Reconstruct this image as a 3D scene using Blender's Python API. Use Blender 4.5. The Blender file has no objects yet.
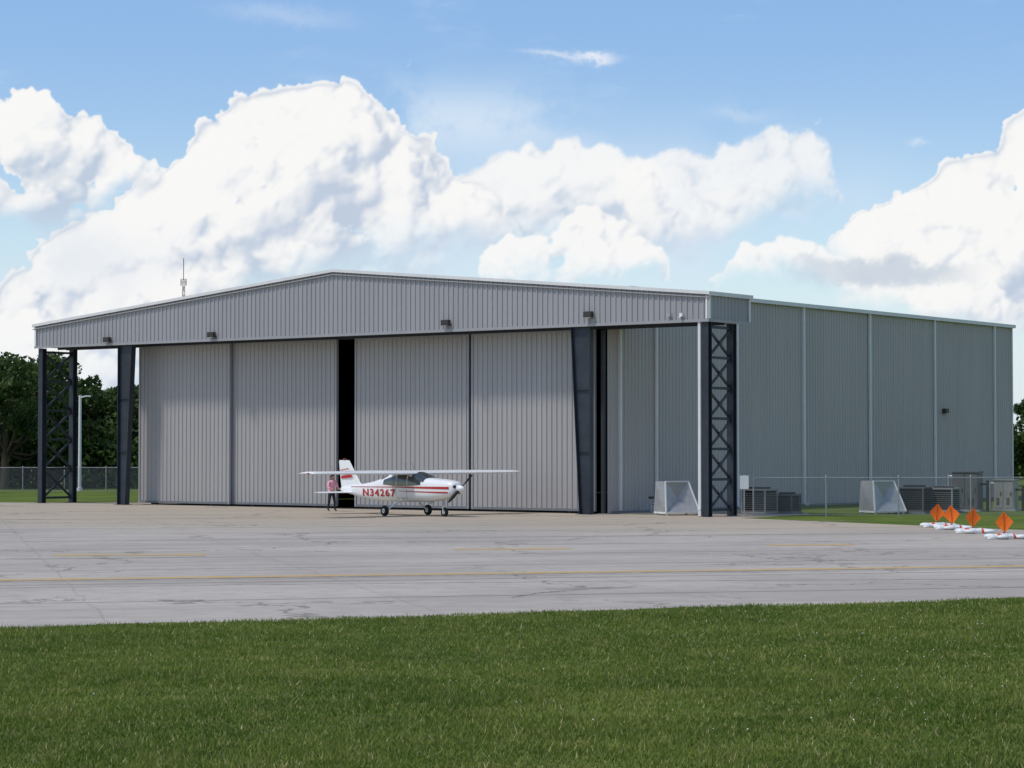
import bpy, bmesh, math, random
import numpy as np
from mathutils import Vector, Matrix
random.seed(7); rng=np.random.default_rng(7)
scene=bpy.context.scene
scene.view_settings.view_transform='Standard'
scene.view_settings.look='None'
scene.view_settings.exposure=0

# ------------------------------------------------------------ node helpers
def newmat(name):
    m=bpy.data.materials.new(name); m.use_nodes=True
    nt=m.node_tree; b=nt.nodes['Principled BSDF']
    return m,nt,b
class NT:
    def __init__(s,nt): s.nt=nt
    def link(s,a,b): s.nt.links.new(a,b)
    def node(s,t,**kw):
        n=s.nt.nodes.new(t)
        for k,v in kw.items(): setattr(n,k,v)
        return n
    def put(s,sock,v):
        if isinstance(v,(int,float)): sock.default_value=v
        elif isinstance(v,(tuple,list)): sock.default_value=v
        else: s.nt.links.new(v,sock)
    def math(s,op,a,b=0.0,c=None,clamp=False):
        n=s.node('ShaderNodeMath',operation=op,use_clamp=clamp)
        s.put(n.inputs[0],a); s.put(n.inputs[1],b)
        if c is not None: s.put(n.inputs[2],c)
        return n.outputs[0]
    def vmath(s,op,a,b=(0,0,0)):
        n=s.node('ShaderNodeVectorMath',operation=op)
        s.put(n.inputs[0],a)
        if op=='SCALE': s.put(n.inputs['Scale'],b)
        else: s.put(n.inputs[1],b)
        return n.outputs[0]
    def noise(s,vec,scale,detail=3,rough=.5,dist=0):
        n=s.node('ShaderNodeTexNoise')
        s.put(n.inputs['Vector'],vec)
        n.inputs['Scale'].default_value=scale; n.inputs['Detail'].default_value=detail
        n.inputs['Roughness'].default_value=rough; n.inputs['Distortion'].default_value=dist
        return n
    def mix(s,f,a,b,blend='MIX'):
        n=s.node('ShaderNodeMix',data_type='RGBA',blend_type=blend)
        s.put(n.inputs[0],f)
        for k,v in ((6,a),(7,b)):
            if isinstance(v,tuple) and len(v)==3: v=v+(1,)
            s.put(n.inputs[k],v)
        return n.outputs[2]
    def smooth(s,v,lo,hi,a=0.,b=1.):
        n=s.node('ShaderNodeMapRange',interpolation_type='SMOOTHSTEP')
        s.put(n.inputs[0],v); s.put(n.inputs[1],lo); s.put(n.inputs[2],hi); s.put(n.inputs[3],a); s.put(n.inputs[4],b)
        return n.outputs[0]

def simple(name,col,rough=.6,metal=0,var=.12,scale=3.,streak=False,spec=.3):
    m,nt,b=newmat(name); N=NT(nt)
    tc=N.node('ShaderNodeTexCoord').outputs['Object']
    v=tc
    if streak:
        v=N.vmath('MULTIPLY',tc,(1.,1.,.06))
    n=N.noise(v,scale,4,.6).outputs[0]
    n2=N.noise(tc,scale*.13,2,.5).outputs[0]
    f=N.math('ADD',N.math('MULTIPLY',n,.6),N.math('MULTIPLY',n2,.4))
    f=N.smooth(f,.3,.7)
    lo=tuple(c*(1-var) for c in col); hi=tuple(min(1,c*(1+var)) for c in col)
    N.link(N.mix(f,lo,hi),b.inputs['Base Color'])
    b.inputs['Roughness'].default_value=rough; b.inputs['Metallic'].default_value=metal
    b.inputs['Specular IOR Level'].default_value=spec
    return m

# ------------------------------------------------------------ mesh builder
class MB:
    def __init__(s): s.v=[];s.f=[];s.m=[];s.sm=[]
    def add(s,vs,fs,mi=0,smooth=False):
        o=len(s.v); s.v+= [tuple(p) for p in vs]
        for f in fs: s.f.append([i+o for i in f]); s.m.append(mi); s.sm.append(smooth)
    def quad(s,a,b,c,d,mi=0): s.add([a,b,c,d],[(0,1,2,3)],mi)
    def box(s,lo,hi,mi=0):
        x0,y0,z0=lo;x1,y1,z1=hi
        vs=[(x0,y0,z0),(x1,y0,z0),(x1,y1,z0),(x0,y1,z0),(x0,y0,z1),(x1,y0,z1),(x1,y1,z1),(x0,y1,z1)]
        s.add(vs,[(0,3,2,1),(4,5,6,7),(0,1,5,4),(1,2,6,5),(2,3,7,6),(3,0,4,7)],mi)
    def beam(s,p0,p1,w,h=None,mi=0):
        h=h or w
        p0=Vector(p0);p1=Vector(p1);d=(p1-p0).normalized()
        up=Vector((0,0,1)) if abs(d.z)<.95 else Vector((0,1,0))
        a=d.cross(up).normalized(); b=a.cross(d).normalized()
        a*=w/2;b*=h/2
        vs=[p0-a-b,p0+a-b,p0+a+b,p0-a+b,p1-a-b,p1+a-b,p1+a+b,p1-a+b]
        s.add(vs,[(0,1,2,3),(7,6,5,4),(0,4,5,1),(1,5,6,2),(2,6,7,3),(3,7,4,0)],mi)
    def cyl(s,p0,p1,r0,r1=None,n=10,mi=0,smooth=True,caps=True):
        r1=r0 if r1 is None else r1
        p0=Vector(p0);p1=Vector(p1);d=(p1-p0).normalized()
        up=Vector((0,0,1)) if abs(d.z)<.95 else Vector((0,1,0))
        a=d.cross(up).normalized(); b=a.cross(d).normalized()
        vs=[]
        for p,r in((p0,r0),(p1,r1)):
            for i in range(n):
                t=2*math.pi*i/n; vs.append(p+a*math.cos(t)*r+b*math.sin(t)*r)
        s.add(vs,[(i,(i+1)%n,n+(i+1)%n,n+i) for i in range(n)],mi,smooth)
        if caps:
            s.add(vs[:n],[tuple(range(n))[::-1]],mi); s.add(vs[n:],[tuple(range(n))],mi)
    def rings(s,rs,mi=0,smooth=True,cap=True):
        n=len(rs[0]); vs=[p for r in rs for p in r]; fs=[]
        for k in range(len(rs)-1):
            for i in range(n):
                fs.append((k*n+i,k*n+(i+1)%n,(k+1)*n+(i+1)%n,(k+1)*n+i))
        s.add(vs,fs,mi,smooth)
        if cap:
            s.add(rs[0],[tuple(range(n))[::-1]],mi,smooth); s.add(rs[-1],[tuple(range(n))],mi,smooth)
    def sphere(s,c,r,mi=0,n=10,sc=(1,1,1)):
        rs=[]
        for k in range(1,n):
            ph=math.pi*k/n
            rs.append([(c[0]+r*sc[0]*math.sin(ph)*math.cos(2*math.pi*i/n),c[1]+r*sc[1]*math.sin(ph)*math.sin(2*math.pi*i/n),c[2]-r*sc[2]*math.cos(ph)) for i in range(n)])
        s.rings(rs,mi)
    def obj(s,name,mats,parent=None,loc=None,rotz=0,fix=False):
        me=bpy.data.meshes.new(name); me.from_pydata(s.v,[],s.f)
        for m in mats: me.materials.append(m)
        me.polygons.foreach_set('material_index',s.m); me.polygons.foreach_set('use_smooth',s.sm)
        me.update()
        if fix:
            bm=bmesh.new(); bm.from_mesh(me); bmesh.ops.remove_doubles(bm,verts=bm.verts,dist=1e-5)
            bmesh.ops.recalc_face_normals(bm,faces=bm.faces); bm.to_mesh(me); bm.free()
        o=bpy.data.objects.new(name,me); scene.collection.objects.link(o)
        if parent: o.parent=parent
        if loc: o.location=loc
        o.rotation_euler[2]=rotz
        return o
def empty(name,loc=(0,0,0),rotz=0):
    o=bpy.data.objects.new(name,None); scene.collection.objects.link(o); o.location=loc; o.rotation_euler[2]=rotz
    o.empty_display_size=.5
    return o
def npmesh(name,V,F,mats,parent=None):
    me=bpy.data.meshes.new(name); k=F.shape[1]
    me.vertices.add(len(V)); me.vertices.foreach_set('co',V.astype(np.float32).ravel())
    me.loops.add(F.size); me.loops.foreach_set('vertex_index',F.astype(np.int32).ravel())
    me.polygons.add(len(F)); me.polygons.foreach_set('loop_start',np.arange(0,F.size,k,dtype=np.int32))
    try: me.polygons.foreach_set('loop_total',np.full(len(F),k,dtype=np.int32))
    except Exception: pass
    for m in mats: me.materials.append(m)
    me.update(calc_edges=True)
    o=bpy.data.objects.new(name,me); scene.collection.objects.link(o)
    if parent: o.parent=parent
    return o

# ------------------------------------------------------------ camera
CH=3.0
cam=bpy.data.cameras.new('camera'); co=bpy.data.objects.new('camera',cam); scene.collection.objects.link(co)
cam.lens=2286*36/1024; cam.sensor_width=36; cam.clip_end=20000
co.location=(0,0,CH); co.rotation_euler=(math.radians(90+1.654),0,0)
scene.camera=co

# ------------------------------------------------------------ sun + sky
SUN_EL=math.radians(60)
sx,sy=-.93,-.36; l=math.hypot(sx,sy); sx/=l; sy/=l
sv=Vector((sx*math.cos(SUN_EL),sy*math.cos(SUN_EL),math.sin(SUN_EL)))
sun=bpy.data.lights.new('sun','SUN'); sun.energy=2.3; sun.angle=math.radians(6); sun.color=(1,.94,.86)
so=bpy.data.objects.new('sun',sun); scene.collection.objects.link(so)
so.rotation_euler=sv.to_track_quat('Z','Y').to_euler(); so.location=(0,0,60)

w=bpy.data.worlds.new('World'); scene.world=w; w.use_nodes=True
nt=w.node_tree; nt.nodes.clear(); N=NT(nt)
sky=N.node('ShaderNodeTexSky',sky_type='NISHITA'); sky.sun_disc=False
sky.sun_elevation=SUN_EL; sky.sun_rotation=math.atan2(sx,sy)
sky.air_density=1.0; sky.dust_density=.5; sky.ozone_density=1.8
bg=N.node('ShaderNodeBackground'); bg.inputs['Strength'].default_value=.15
N.link(sky.outputs[0],bg.inputs['Color'])
wo=N.node('ShaderNodeOutputWorld'); N.link(bg.outputs[0],wo.inputs[0])

# ---- distant clouds: a far spherical backdrop 9 km out, coloured per vertex from a puff simulation
def build_clouds():
    ST=1.2; X0,X1,Y0,Y1=-620,1640,-130,453
    nx=int((X1-X0)/ST)+1; ny=int((Y1-Y0)/ST)+1
    px=X0+ST*np.arange(nx); py=Y0+ST*np.arange(ny)
    PX,PY=np.meshgrid(px,py)
    fx=np.fft.fftfreq(nx)[None,:]; fy=np.fft.fftfreq(ny)[:,None]; F2=fx**2+fy**2
    def blur(a,s): return np.real(np.fft.ifft2(np.fft.fft2(a)*np.exp(-2*np.pi**2*s*s*F2)))
    def fbm(beta,seed,lo=0.002,ax=1.):
        r=np.random.default_rng(seed).normal(size=(ny,nx)); f=np.sqrt((fx*ax)**2+fy**2); 
        f=np.maximum(f,lo); a=np.real(np.fft.ifft2(np.fft.fft2(r)*f**(-beta))); a-=a.mean(); return a/a.std()
    def ss(a,lo,hi):
        t=np.clip((a-lo)/(hi-lo),0,1); return t*t*(3-2*t)
    n_a=fbm(1.7,1,.006); n_b=fbm(1.7,2,.006); n_c=fbm(1.45,3,.02); n_d=fbm(1.45,4,.02); n_big=fbm(1.9,5,.004)
    RGB=np.zeros((ny,nx,3)); AL=np.zeros((ny,nx))
    def over(col,a):
        nonlocal RGB,AL
        RGB=col*a[...,None]+RGB*(1-a[...,None]); AL=a+AL*(1-a)
    one=np.ones((ny,nx,1))
    over(np.array([.215,.43,.80])*one,ss(PY,330,-40)*.62)
    ci=fbm(1.6,8,.003,3.2); cm=fbm(1.8,9,.002)
    over(np.array([.70,.80,.93])*one,ss(ci,.1,2.6)*.40*ss(cm,-1.2,1.2)*ss(PY,330,200))
    def streak(x,y,w,h,k):
        return k*np.exp(-(((PX-x)/w)**2+((PY-y-(PX-x)*.06+n_c*1.8)/h)**2)**1.1)
    over(np.array([.90,.92,.96])*one,np.clip(streak(556,56,30,3.,.45)+streak(597,61,19,4.5,.75)+streak(915,147,9,3,.35)+streak(285,20,60,10,.20)+streak(740,118,30,6,.2),0,1))
    hz=ss(PY,120,450)
    over(np.array([.62,.76,.91])*one,hz*.58)
    def cloud(top,bot,seed,nb=70,rmin=16,rmax=44,alpha=1.,soft=28,edge=1.0,contr=1.,grad=.0035,base=.80,warp=4.,shadow=(.52,.61,.74),fuzz=0.):
        r=np.random.default_rng(seed)
        tx=[p[0] for p in top]; ty=[p[1] for p in top]; bx=[p[0] for p in bot]; by=[p[1] for p in bot]
        T=lambda x:np.interp(x,tx,ty); B=lambda x:np.interp(x,bx,by)
        sp=[]
        x0,x1=tx[0],tx[-1]
        x=x0+rmin*.5
        while x<x1-rmin*.3:
            rr=r.uniform(rmin*.8,rmax*.75)
            sp.append((x,T(x)+rr*.95,r.uniform(-10,10),rr)); x+=rr*.7
        for i in range(nb):
            x=r.uniform(x0,x1); t=T(x); b=B(x); rr=r.uniform(rmin,rmax)
            lo=t+rr*1.05; hi=max(lo+1,b+10); y=r.uniform(lo,hi)
            sp.append((x,y,(y-t)*.35+r.uniform(-10,10),rr))
        allp=list(sp); cur=sp
        for lev,(nc,ra,rb) in enumerate(((11,.30,.52),(8,.28,.5))):
            nxt=[]
            for(x,y,z,rr) in cur:
                for k in range(nc):
                    v=r.normal(size=3); v/=np.linalg.norm(v); v[1]=-abs(v[1]) if r.random()<.65 else v[1]; v[2]=abs(v[2]) if r.random()<.8 else v[2]
                    q=rr*r.uniform(ra,rb); 
                    if q<2.2: continue
                    nxt.append((x+v[0]*rr*.88,y+v[1]*rr*.88,z+v[2]*rr*.88,q))
            allp+=nxt; cur=nxt
        H=np.full((ny,nx),-400.)
        for(x,y,z,rr) in allp:
            i0=max(0,int((x-rr-X0)/ST)); i1=min(nx,int((x+rr-X0)/ST)+2); j0=max(0,int((y-rr-Y0)/ST)); j1=min(ny,int((y+rr-Y0)/ST)+2)
            if i1<=i0 or j1<=j0: continue
            d2=(px[i0:i1][None,:]-x)**2+(py[j0:j1][:,None]-y)**2
            h=z+np.sqrt(np.maximum(rr*rr-d2,0)); h=np.where(d2<rr*rr,h,-400)
            H[j0:j1,i0:i1]=np.maximum(H[j0:j1,i0:i1],h)
        jj,ii=np.mgrid[0:ny,0:nx]
        I=np.clip(ii+n_a*warp*.9+n_c*warp*.45,0,nx-1).astype(int); J=np.clip(jj+n_b*warp*.9+n_d*warp*.45,0,ny-1).astype(int)
        H=H[J,I]
        M=(H>-399).astype(float); mean=H[M>0].mean()
        Hf=np.where(M>0,H,mean-20)
        def nl(s,k):
            Hs=blur(Hf,s); gy,gx=np.gradient(Hs,ST); L=np.array([-.50,.66,.56]); L/=np.linalg.norm(L)
            nrm=np.sqrt(gx**2*k*k+gy**2*k*k+1); return (-gx*k*L[0]+gy*k*L[1]+L[2])/nrm
        s_=.34*nl(1.3,.75)+.36*nl(5,1.)+.30*nl(16,1.4)
        occ=np.clip((blur(Hf,9)-Hf)*.02,-.1,.25)
        dd=np.maximum(PY-T(PX),0)
        s=base+contr*((s_-.52)*.95-occ)-dd*grad+n_big*.05+n_c*.018
        s=blur(s,.8); s=ss(s,.0,1.)
        Me=blur(M,edge+fuzz)
        s=np.maximum(s,ss(blur(M,5),.95,.55)*.85)
        col=np.array(shadow)*(1-s[...,None])+np.array([.945,.94,.93])*s[...,None]
        a=ss(Me+n_c*.05*(1+fuzz*.4),.30,.85)
        bf=ss(B(PX)+n_big*14+n_a*9-PY,-soft,soft)
        over(col,np.clip(a*bf*alpha,0,1))
    ve=np.exp(-(((PX-610)/260)**4+((PY-225)/70)**2))*ss(n_a*.5+n_big,-2.2,1.0)
    over(np.array([.68,.78,.91])*one,ve*.85)
    ve=np.exp(-(((PX-430)/140)**4+((PY-122)/34)**2))*ss(n_a,-1.3,1.6)
    over(np.array([.76,.85,.94])*one,ve*.65)
    cloud([(1130,210),(1220,150),(1330,120),(1450,170),(1560,230)],[(1100,330),(1600,330)],31,50,alpha=.95)
    cloud([(-600,240),(-500,170),(-380,120),(-280,160),(-190,150)],[(-620,330),(-150,330)],32,50,alpha=.95)
    cloud([(455,178),(500,166),(530,150),(560,138),(590,142),(620,160),(655,165)],[(430,240),(560,252),(660,236)],12,44,12,30,.92,28,1.3,.85,.0046,.84,5.,fuzz=1.8)
    cloud([(625,172),(655,156),(690,150),(720,160),(745,146),(775,136),(805,142),(818,165)],[(600,240),(700,244),(830,206)],13,40,10,24,.85,28,1.5,.8,.0044,.82,6.,fuzz=2.8)
    cloud([(-190,330),(-60,330),(0,322),(28,285),(60,252),(100,226),(130,214),(150,183),(175,172),(200,158),(222,132),(245,112),(285,98),(310,96),(338,86),(352,98),(372,118),(398,128),(425,144),(448,170),(480,182)],
          [(-190,470),(100,430),(200,340),(300,280),(380,250),(480,238)],11,120,16,42,1.,34,1.0,1.15,.0030,.87,4.5,(.53,.61,.74))
    cloud([(-190,110),(-120,84),(-50,108),(0,112),(22,106),(46,108),(72,124),(96,140),(118,143),(134,158)],[(-190,250),(0,240),(70,222),(140,188)],14,44,13,34,1.,24,1.1,1.,.0042,.82,4.5)
    ve=np.exp(-(((PX-40)/120)**2+((PY-262)/34)**2))
    over(np.array([.60,.70,.83])*one,ve*.45*ss(n_a,-2,1.5))
    cloud([(493,262),(508,246),(530,236),(552,238),(568,220),(590,214),(604,226),(622,234),(640,250),(655,254)],[(480,280),(660,282)],15,34,7,18,.95,14,1.2,1.1,.004,.92,5.,fuzz=.6)
    cloud([(838,262),(848,234),(866,216),(886,206),(915,194),(945,190),(965,176),(985,158),(1005,150),(1024,116),(1060,92),(1110,90),(1160,130)],[(830,275),(900,300),(1024,330),(1170,330)],16,60,14,34,1.,26,1.,1.05,.0034,.90,4.)
    cloud([(735,268),(752,252),(775,245),(800,256),(830,272),(880,276),(930,284),(990,290)],[(730,300),(860,312),(1000,315)],17,34,9,22,.94,18,1.3,.9,.004,.90,5.,fuzz=.6)
    gb=np.exp(-(((PX-888-n_a*9)/74)**4+((PY-268-n_b*5-n_c*2)/13)**4))
    over(np.array([.53,.61,.71])*one,gb*.78)
    over(np.array([.74,.83,.92])*one,ss(PY,300,445)*.55)
    ed=ss(PX-X0,0,150)*ss(X1-PX,0,150)*ss(PY-Y0,0,60)
    rgb=RGB/np.maximum(AL,1e-4)[...,None]; A=AL*ed
    az=(PX-512)/2286; el=(450-PY)/2286; Rr=9000.
    V=np.stack([np.sin(az)*Rr,np.cos(az)*Rr,CH+np.tan(el)*Rr],-1).reshape(-1,3)
    idx=np.arange(nx*ny).reshape(ny,nx)
    F=np.stack([idx[1:,:-1],idx[1:,1:],idx[:-1,1:],idx[:-1,:-1]],-1).reshape(-1,4)
    m=bpy.data.materials.new('cloud_sky'); m.use_nodes=True; q=NT(m.node_tree); m.node_tree.nodes.clear()
    at=q.node('ShaderNodeAttribute',attribute_name='cloudcol'); em=q.node('ShaderNodeEmission'); tp=q.node('ShaderNodeBsdfTransparent'); mx=q.node('ShaderNodeMixShader'); ou=q.node('ShaderNodeOutputMaterial')
    q.link(at.outputs['Color'],em.inputs[0]); q.link(at.outputs['Alpha'],mx.inputs[0]); q.link(tp.outputs[0],mx.inputs[1]); q.link(em.outputs[0],mx.inputs[2]); q.link(mx.outputs[0],ou.inputs[0])
    try: m.cycles.emission_sampling='NONE'
    except Exception: pass
    o=npmesh('sky',V,F,[m])
    ca=o.data.color_attributes.new('cloudcol','FLOAT_COLOR','POINT')
    ca.data.foreach_set('color',np.concatenate([rgb,A[...,None]],-1).astype(np.float32).ravel())
build_clouds()

# ------------------------------------------------------------ materials
M_side=simple('siding_grey',(.450,.420,.398),.5,0,.05,1.2,True,.25)
M_door=simple('door_siding_grey',(.385,.370,.362),.45,0,.05,1.2,True,.35)
M_head=simple('header_siding_grey',(.345,.342,.350),.45,0,.05,1.2,True,.35)
M_trim=simple('light_trim',(.74,.73,.71),.5,0,.06,2.)
M_roof=simple('roof_metal',(.50,.51,.52),.4,0,.08,1.)
M_steel=simple('dark_blue_steel',(.028,.036,.048),.5,0,.25,2.,spec=.4)
M_soff=simple('soffit',(.20,.205,.215),.6,0,.1,1.)
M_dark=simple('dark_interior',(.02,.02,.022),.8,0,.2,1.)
M_galv=simple('galvanized_metal',(.42,.43,.44),.4,.3,.15,3.)
M_white=simple('white_paint',(.78,.78,.77),.35,0,.04,3.)
M_lampb=simple('lamp_housing',(.05,.045,.04),.5)
M_beige=simple('beige_metal',(.33,.32,.29),.5,0,.12,3.)
M_dgrey=simple('dark_grey_metal',(.13,.13,.13),.5,0,.15,3.)

def grass_base():
    m,nt,b=newmat('grass_ground'); N=NT(nt)
    P=N.node('ShaderNodeNewGeometry').outputs['Position']
    a=N.noise(P,.35,5,.6).outputs[0]; c=N.noise(P,9,4,.7).outputs[0]
    col=N.mix(N.smooth(a,.35,.68),(.080,.130,.022),(.140,.185,.040))
    col=N.mix(N.math('MULTIPLY',N.smooth(c,.45,.7),.5),col,(.17,.17,.06))
    N.link(col,b.inputs['Base Color']); b.inputs['Roughness'].default_value=.95; b.inputs['Specular IOR Level'].default_value=.05
    bp=N.node('ShaderNodeBump'); bp.inputs['Strength'].default_value=.6; bp.inputs['Distance'].default_value=.08
    N.link(c,bp.inputs['Height']); N.link(bp.outputs[0],b.inputs['Normal'])
    return m
M_grass=grass_base()
def blade_mat():
    m,nt,b=newmat('grass_blades'); N=NT(nt)
    g=N.node('ShaderNodeNewGeometry'); P=g.outputs['Position']; r=g.outputs['Random Per Island']
    a=N.noise(P,.30,4,.65,.4).outputs[0]; a2=N.noise(P,1.6,4,.65).outputs[0]
    band=N.noise(N.vmath('MULTIPLY',P,(.25,1.3,1)),.9,3,.6).outputs[0]
    col=N.mix(N.smooth(a,.36,.64),(.130,.190,.026),(.245,.290,.052))
    col=N.mix(N.math('MULTIPLY',N.smooth(a2,.42,.68),.70),col,(.33,.32,.09))
    col=N.mix(N.math('MULTIPLY',N.smooth(band,.40,.66),.45),col,(.095,.155,.022))
    col=N.mix(N.math('MULTIPLY',r,.4),col,(.08,.14,.018))
    col=N.mix(N.smooth(r,.90,.97),col,(.52,.45,.22))
    N.link(col,b.inputs['Base Color']); b.inputs['Roughness'].default_value=.6; b.inputs['Specular IOR Level'].default_value=.2
    tr=N.node('ShaderNodeBsdfTranslucent'); N.link(col,tr.inputs[0])
    mx=N.node('ShaderNodeMixShader'); mx.inputs[0].default_value=.3
    N.link(b.outputs[0],mx.inputs[1]); N.link(tr.outputs[0],mx.inputs[2])
    N.link(mx.outputs[0],nt.nodes['Material Output'].inputs[0])
    return m
M_blade=blade_mat()
def concrete():
    m,nt,b=newmat('apron_concrete'); N=NT(nt)
    P=N.node('ShaderNodeNewGeometry').outputs['Position']
    mp=N.node('ShaderNodeMapping'); N.link(P,mp.inputs[0]); mp.inputs['Rotation'].default_value=(0,0,math.radians(-14.3))
    Q=mp.outputs[0]
    n1=N.noise(N.vmath('MULTIPLY',Q,(1,2.4,1)),.07,5,.6,.3).outputs[0]
    n2=N.noise(P,1.4,5,.7).outputs[0]; n3=N.noise(P,14,3,.7).outputs[0]
    col=N.mix(N.smooth(n1,.35,.66),(.395,.355,.310),(.500,.452,.398))
    col=N.mix(N.math('MULTIPLY',N.smooth(n2,.4,.72),.40),col,(.30,.27,.24))
    col=N.mix(N.math('MULTIPLY',N.smooth(n3,.45,.7),.22),col,(.22,.20,.18))
    s=N.node('ShaderNodeSeparateXYZ'); N.link(P,s.inputs[0])
    far=N.smooth(N.math('ADD',s.outputs[1],N.math('ADD',N.math('MULTIPLY',s.outputs[0],.25),N.math('MULTIPLY',n1,24))),90,108)
    col=N.mix(N.math('MULTIPLY',far,.75),col,(.44,.365,.27))
    q=N.node('ShaderNodeSeparateXYZ'); N.link(Q,q.inputs[0])
    wob=N.math('MULTIPLY',N.math('SUBTRACT',N.noise(P,.5,3,.6).outputs[0],.5),.35)
    def joint(sv,per,wd):
        f=N.math('FRACT',N.math('DIVIDE',N.math('ADD',sv,wob),per))
        return N.smooth(N.math('ABSOLUTE',N.math('SUBTRACT',f,.5)),wd/per*1.6,wd/per*.5)
    jy=joint(q.outputs[1],6.1,.12); jx=joint(q.outputs[0],6.1,.026)
    j=N.math('MAXIMUM',jy,N.math('MULTIPLY',jx,.4))
    col=N.mix(N.math('MULTIPLY',j,.5),col,(.12,.11,.09))
    vo=N.node('ShaderNodeTexVoronoi',feature='DISTANCE_TO_EDGE')
    N.link(N.vmath('ADD',P,N.vmath('SCALE',N.noise(P,.35,4,.65).outputs['Color'],4.5)),vo.inputs['Vector']); vo.inputs['Scale'].default_value=.10
    cr=N.smooth(vo.outputs['Distance'],.011,.003)
    gate=N.smooth(N.noise(P,.09,2,.5).outputs[0],.38,.52)
    col=N.mix(N.math('MULTIPLY',N.math('MULTIPLY',cr,gate),.6),col,(.13,.12,.10))
    st=N.noise(N.vmath('MULTIPLY',Q,(.35,2.2,1)),.5,4,.65,.8).outputs[0]
    col=N.mix(N.math('MULTIPLY',N.smooth(st,.54,.70),.38),col,(.22,.205,.18))
    N.link(col,b.inputs['Base Color']); b.inputs['Roughness'].default_value=.9; b.inputs['Specular IOR Level'].default_value=.12
    return m
M_conc=concrete()
def worn(name,c,bgc=(.41,.375,.335),lo=.38,hi=.66):
    m,nt,b=newmat(name); N=NT(nt)
    P=N.node('ShaderNodeNewGeometry').outputs['Position']
    n=N.noise(P,2.2,5,.75).outputs[0]
    N.link(N.mix(N.smooth(n,lo,hi),c,bgc),b.inputs['Base Color']); b.inputs['Roughness'].default_value=.85
    return m
M_yel=worn('worn_yellow_paint',(.52,.34,.11),lo=.45,hi=.72)
M_tar=worn('tar_seal',(.11,.10,.085))

# ------------------------------------------------------------ ground
g=MB(); R=9400
g.quad((-R,-R,0),(R,-R,0),(R,R,0),(-R,R,0)); g.obj('grass_ground',[M_grass])
near=[]; n=500
xa,ya,xb,yb=-110,38.5-(110-8.6)*.416,36.5,57.2
for i in range(n+1):
    t=i/n; x=xa+(xb-xa)*t; y=ya+(yb-ya)*t
    j=(random.random()-.5)*.22+.18*math.sin(x*.7)+.12*math.sin(x*1.9+1)
    near.append((x-j*.35,y+j,.004))
poly=near+[(10.06,100.8,.004),(14,106.5,.004),(14,132,.004),(-26.7,130.6,.004),(-110,133,.004)]
me=bpy.data.meshes.new('concrete_apron'); bm=bmesh.new()
f=bm.faces.new([bm.verts.new(p) for p in poly]); bmesh.ops.triangulate(bm,faces=[f]); bmesh.ops.recalc_face_normals(bm,faces=bm.faces)
bm.to_mesh(me); bm.free(); me.materials.append(M_conc)
o=bpy.data.objects.new('concrete_apron',me); scene.collection.objects.link(o)
if me.polygons[0].normal.z<0: me.flip_normals()
mk=MB()
def strip(p0,p1,w,z,mi,curve=0,mb=mk,wv=.0):
    p0=Vector((*p0,z));p1=Vector((*p1,z)); d=(p1-p0); L=d.length; d.normalize(); nn=Vector((-d.y,d.x,0)); K=max(2,int(L/1.2)); vs=[];fs=[]
    for i in range(K+1):
        t=i/K; c=p0+d*L*t+nn*(curve*4*t*(1-t)+random.uniform(-wv,wv)); ww=w/2*(1+random.uniform(-.15,.15))
        vs+= [c-nn*ww,c+nn*ww]
    for i in range(K): fs.append((2*i,2*i+2,2*i+3,2*i+1))
    mb.add(vs,fs,mi)
strip((-60,39.2),(-11.8,52.75),.65,.008,0); strip((-11.8,52.75),(13.2,59.1),.65,.008,0); strip((13.2,59.1),(30,63.4),.65,.008,0)
strip((-13.05,65.2),(-8.77,65.6),.9,.008,0); strip((-1.73,69.0),(1.76,69.6),.9,.008,0); strip((8.0,72.0),(10.8,72.6),.9,.008,0)
mk.obj('painted_markings',[M_yel])
tr=MB()
strip((-12.0,52.15),(13.4,58.5),.16,.007,0,0,tr,.02)
strip((-40,44.6),(16,58.6),.07,.006,0,0,tr,.03)
strip((-14,63.3),(-8.6,64.4),.12,.007,0,-.5,tr,.02)
strip((-12,49.5),(12,53.2),.09,.0065,0,.6,tr,.10)
strip((0,46.6),(2.7,50.2),.09,.0075,0,.5,tr,.05)
strip((-16,75),(16,83),.12,.006,0,0,tr,.03); strip((-25,89),(15,97),.22,.006,0,0,tr,.06)
strip((-28,98),(-6,101),.3,.007,0,0,tr,.1)
tr.obj('crack_sealant',[M_tar])

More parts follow.
